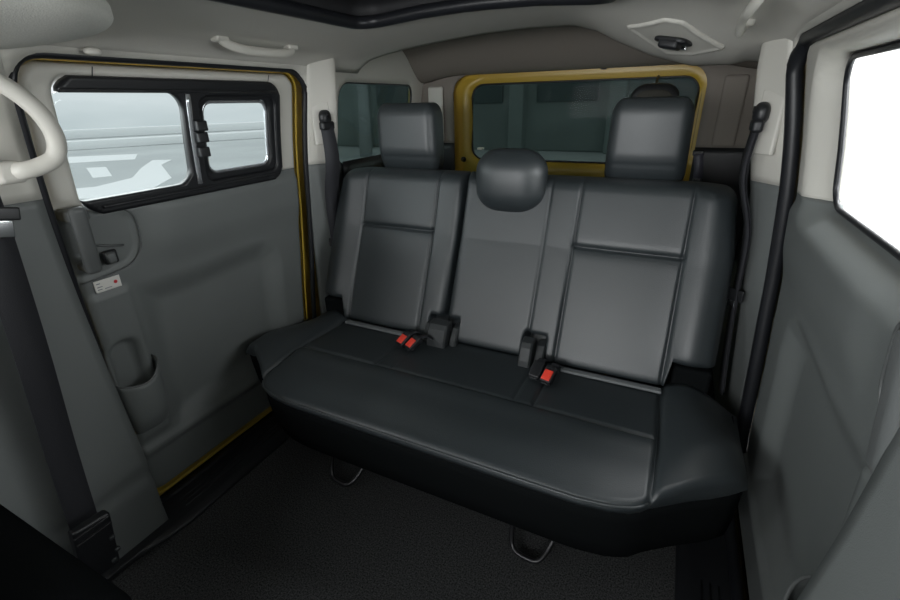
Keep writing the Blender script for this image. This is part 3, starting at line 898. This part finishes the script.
# padded overhead shelf / visor at the front left of the roof
ov = empty('overhead_shelf', (-.45, .40, 1.30), 'padded pale fabric overhead shelf at the front left of the roof', 'shelf')
def sh(V):
    x, y, z = V[:, 0], V[:, 1].copy(), V[:, 2].copy()
    y = y-.05*(x/.35)**2*(y > 0)
    z = z-.012*np.cos(np.clip(x/.4, -1, 1)*1.5)
    return np.stack([x, y, z], 1)
v, f = rbox((.50, .46, .085), (.13, .13, .038), 8, 8, sh, loc=(-.535, .325, 1.348), R=None); mk('padded_shell', v, f, M['visor'], ov)

# ------------------------------------------------------------------ front seat (only its rear corner is in view)
fs = empty('front_seat', (-.36, -.1, 0), 'black front seat at the lower left corner, its back corner showing', 'seat')
v, f = rbox((.52, .60, .18), .06, 5, 3, loc=(-.36, -.122, .462)); mk('seat_cushion', v, f, M['skirt'], fs)
def fb_(V):
    x, y, z = V[:, 0], V[:, 1].copy(), V[:, 2]
    return np.stack([x, y+.02*np.cos(x/.25*1.5), z], 1)
v, f = rbox((.49, .15, .64), (.06, .06, .07), 5, 5, fb_, loc=(-.375, -.06, .70), R=None)
mk('backrest', v, f, M['skirt'], fs)
v, f = rbox((.46, .46, .26), .04, 4, 2, loc=(-.37, -.10, .22)); mk('seat_base', v, f, M['skirt'], fs)
v, f = rbox((.42, .60, .09), .02, 3, 2, loc=(-.37, -.12, .045)); mk('seat_rail_cover', v, f, M['blackplastic'], fs)

# ------------------------------------------------------------------ dashboard bulkhead ahead of the camera's back
db = hf('wall_front', lines(-.84, .84, .1), lines(0, .95, .1), lambda x, z: (x, -1.2+0*x-.25*ss(.5, .95, z)*0, z), M['blackplastic'], solid=.05, off=1)
tag(db, 'dark dashboard bulkhead closing the front of the cabin', None, None, 'structure')

# ------------------------------------------------------------------ outside
gr = hf('ground', np.linspace(-40, 40, 21), np.linspace(-40, 40, 21), lambda x, y: (x, y, -.45+0*x), M['ground'])
tag(gr, 'pale concrete yard seen through the windows', None, None, 'structure')
def mark(x, y, lx, ly, deg, m, label, cat, z=-.446):
    v, f = rbox((lx, ly, .006), .001, 1, 1, R=rot('Z', deg), loc=(x, y, z))
    return tag(mk('painted_marking', v, f, m), label, cat, 'painted markings in the yard')
def patch(pts, label):
    n = len(pts); v = [(a, b, -.4495) for a, b in pts]+[(a, b, -.441) for a, b in pts]
    f = [tuple(range(n))[::-1], tuple(range(n, 2*n))]+[(i, (i+1) % n, n+(i+1) % n, n+i) for i in range(n)]
    return tag(mk('painted_marking', v, f, M['paint'], smooth=False), label, 'marking', 'painted markings in the yard')
patch([(-15.96, 7.94), (-15.55, 8.29), (-13.15, 7.13), (-13.29, 6.73)], 'small white painted parallelogram on the yard outside the left window')
patch([(-20.7, 9.75), (-18.9, 11.3), (-16.9, 10.0), (-18.2, 8.5)], 'broad white painted block on the yard, the farther one in the left window')
patch([(-9.6, 5.1), (-9.84, 6.07), (-11.1, 7.43), (-14.2, 9.2), (-15.3, 10.3), (-15.9, 10.0), (-14.1, 8.5), (-12.2, 7.1), (-11.6, 5.9), (-12.2, 5.0), (-11.2, 4.6)], 'large bent white painted stripe low in the left window')
v, f = rbox((.4, 26, .55), .05, 1, 1, R=rot('Z', -26), loc=(-31, 22, -.17))
tag(mk('low_wall', v, f, M['paint']), 'low white wall far across the yard outside the left window', 'wall')
v, f = rbox((.4, 18, .40), .05, 1, 1, R=rot('Z', -26), loc=(-22.2, 15.6, -.25))
tag(mk('kerb', v, f, M['paint']), 'long pale kerb in front of the low white yard wall', 'kerb')
yw = hf('added_white_wall', lines(1.15, 12, .5), lines(-.45, 3.4, .25), lambda x, z: (x, 5.2+0*x, z), M['paint'], solid=.15, off=-1)  # wall added as a bright reflector to white out the right window
tag(yw, 'added white reflector wall glaring outside the right window', 'wall')
bd = empty('building', (2, 16, -.45), 'dim grey building with columns seen through the tailgate glass', 'building')
v, f = rbox((30, 4, 9), .05, 1, 1, loc=(2, 18, 4.05)); mk('facade', v, f, M['concrete'], bd, smooth=False)
for k in range(9):
    v, f = rbox((.5, .5, 9), .03, 1, 1, loc=(-11+k*3.2, 15.8, 4.05)); mk('column', v, f, M['concrete'], bd, smooth=False)
    v, f = rbox((2.0, .1, 3.0), .03, 1, 1, loc=(-9.4+k*3.2, 15.97, 2.6)); mk('window', v, f, M['buildpane'], bd, smooth=False)
tr = empty('tree', (-9, 13, -.45), 'bare pale tree seen through the left quarter window', 'tree')
v, f = tube([(-9, 13, -.45), (-8.9, 13, 1.5), (-9.1, 13.1, 3.5), (-9, 13, 6)], [.22, .18, .13, .04], 10, up=(1, 0, 0)); mk('trunk', v, f, M['asphalt'], tr)
mb = MB()
for k in range(14):
    a = rng.rand()*6.28; z0 = 1.5+rng.rand()*3; L = 1+rng.rand()*1.8
    p0 = np.array((-9, 13, z0)); p1 = p0+np.array((math.cos(a)*L, math.sin(a)*L, .6+rng.rand()))
    v, f = tube([p0, (p0+p1)/2+np.array((0, 0, .15)), p1], [.07, .045, .015], 6, up=(1, 0, .2)); mb.add(v, f)
mb.mk('branches', M['asphalt'], tr)

# ------------------------------------------------------------------ light
w = bpy.data.worlds.new('World'); sc.world = w; w.use_nodes = True
nt = w.node_tree; nt.nodes.clear()
out = nt.nodes.new('ShaderNodeOutputWorld'); bg = nt.nodes.new('ShaderNodeBackground')
tc = nt.nodes.new('ShaderNodeTexCoord'); mp = nt.nodes.new('ShaderNodeMapping')
nz = nt.nodes.new('ShaderNodeTexNoise'); nz.inputs['Scale'].default_value = 2.2; nz.inputs['Detail'].default_value = 4
mp.inputs['Scale'].default_value = (1, 1, 5)
rp = nt.nodes.new('ShaderNodeValToRGB')
rp.color_ramp.elements[0].position = .3; rp.color_ramp.elements[0].color = (.52, .58, .60, 1)
rp.color_ramp.elements[1].position = .75; rp.color_ramp.elements[1].color = (.80, .84, .86, 1)
nt.links.new(tc.outputs['Generated'], mp.inputs['Vector']); nt.links.new(mp.outputs['Vector'], nz.inputs['Vector'])
nt.links.new(nz.outputs['Fac'], rp.inputs['Fac']); nt.links.new(rp.outputs['Color'], bg.inputs['Color'])
bg.inputs['Strength'].default_value = 1.0
nt.links.new(bg.outputs['Background'], out.inputs['Surface'])

def area(name, loc, target, sx, sy, power, col=(1, 1, 1)):
    l = bpy.data.lights.new(name, 'AREA'); l.shape = 'RECTANGLE'; l.size = sx; l.size_y = sy; l.energy = power; l.color = col
    o = bpy.data.objects.new(name, l); C.objects.link(o); o.location = loc
    d = Vector(target)-Vector(loc); o.rotation_euler = d.to_track_quat('-Z', 'Y').to_euler()
    return o
area('windscreen_daylight', (0, -1.5, 1.08), (0, .9, 1.28), 1.6, .7, 46, (.97, .99, 1))
area('front_window_daylight', (-1.25, -.45, 1.30), (0, .9, .8), 1.0, .5, 22, (.97, .99, 1))
area('added_wall_fill', (4.2, 3.2, 3.6), (3.4, 5.2, 1.0), 6.0, .8, 620, (.98, .99, 1))  # unseen lamp added to overexpose the white wall
area('right_window_daylight', (1.75, .85, 1.25), (0, .9, 1.05), 1.3, .7, 30, (.98, 1, 1))
area('left_window_daylight', (-1.9, .95, 1.6), (0, .95, .9), 1.4, .9, 26, (.97, 1, 1))
sl = bpy.data.lights.new('sun', 'SUN'); sl.energy = 1.0; sl.angle = math.radians(30)
so = bpy.data.objects.new('sun', sl); C.objects.link(so); so.rotation_euler = (0, math.radians(8), 0); so.location = (0, 0, 6)

# ------------------------------------------------------------------ camera
A = np.array([[0.89968542, -0.15927413, 0.40644545], [0.43597006, 0.37534149, -0.81795408], [-0.02227691, 0.9130994, 0.40712801]])
cam = bpy.data.cameras.new('camera'); co = bpy.data.objects.new('camera', cam); C.objects.link(co)
cam.sensor_width = 36; cam.lens = 445.35*36/900; cam.clip_start = .01
m4 = Matrix([list(A[i])+[(.506, 0, 1.1935)[i]] for i in range(3)]+[[0, 0, 0, 1]])
co.matrix_world = m4
sc.camera = co
sc.view_settings.view_transform = 'Standard'; sc.view_settings.look = 'None'
sc.view_settings.gamma = 1; sc.view_settings.use_curve_mapping = False
sc.view_settings.exposure = 0.3
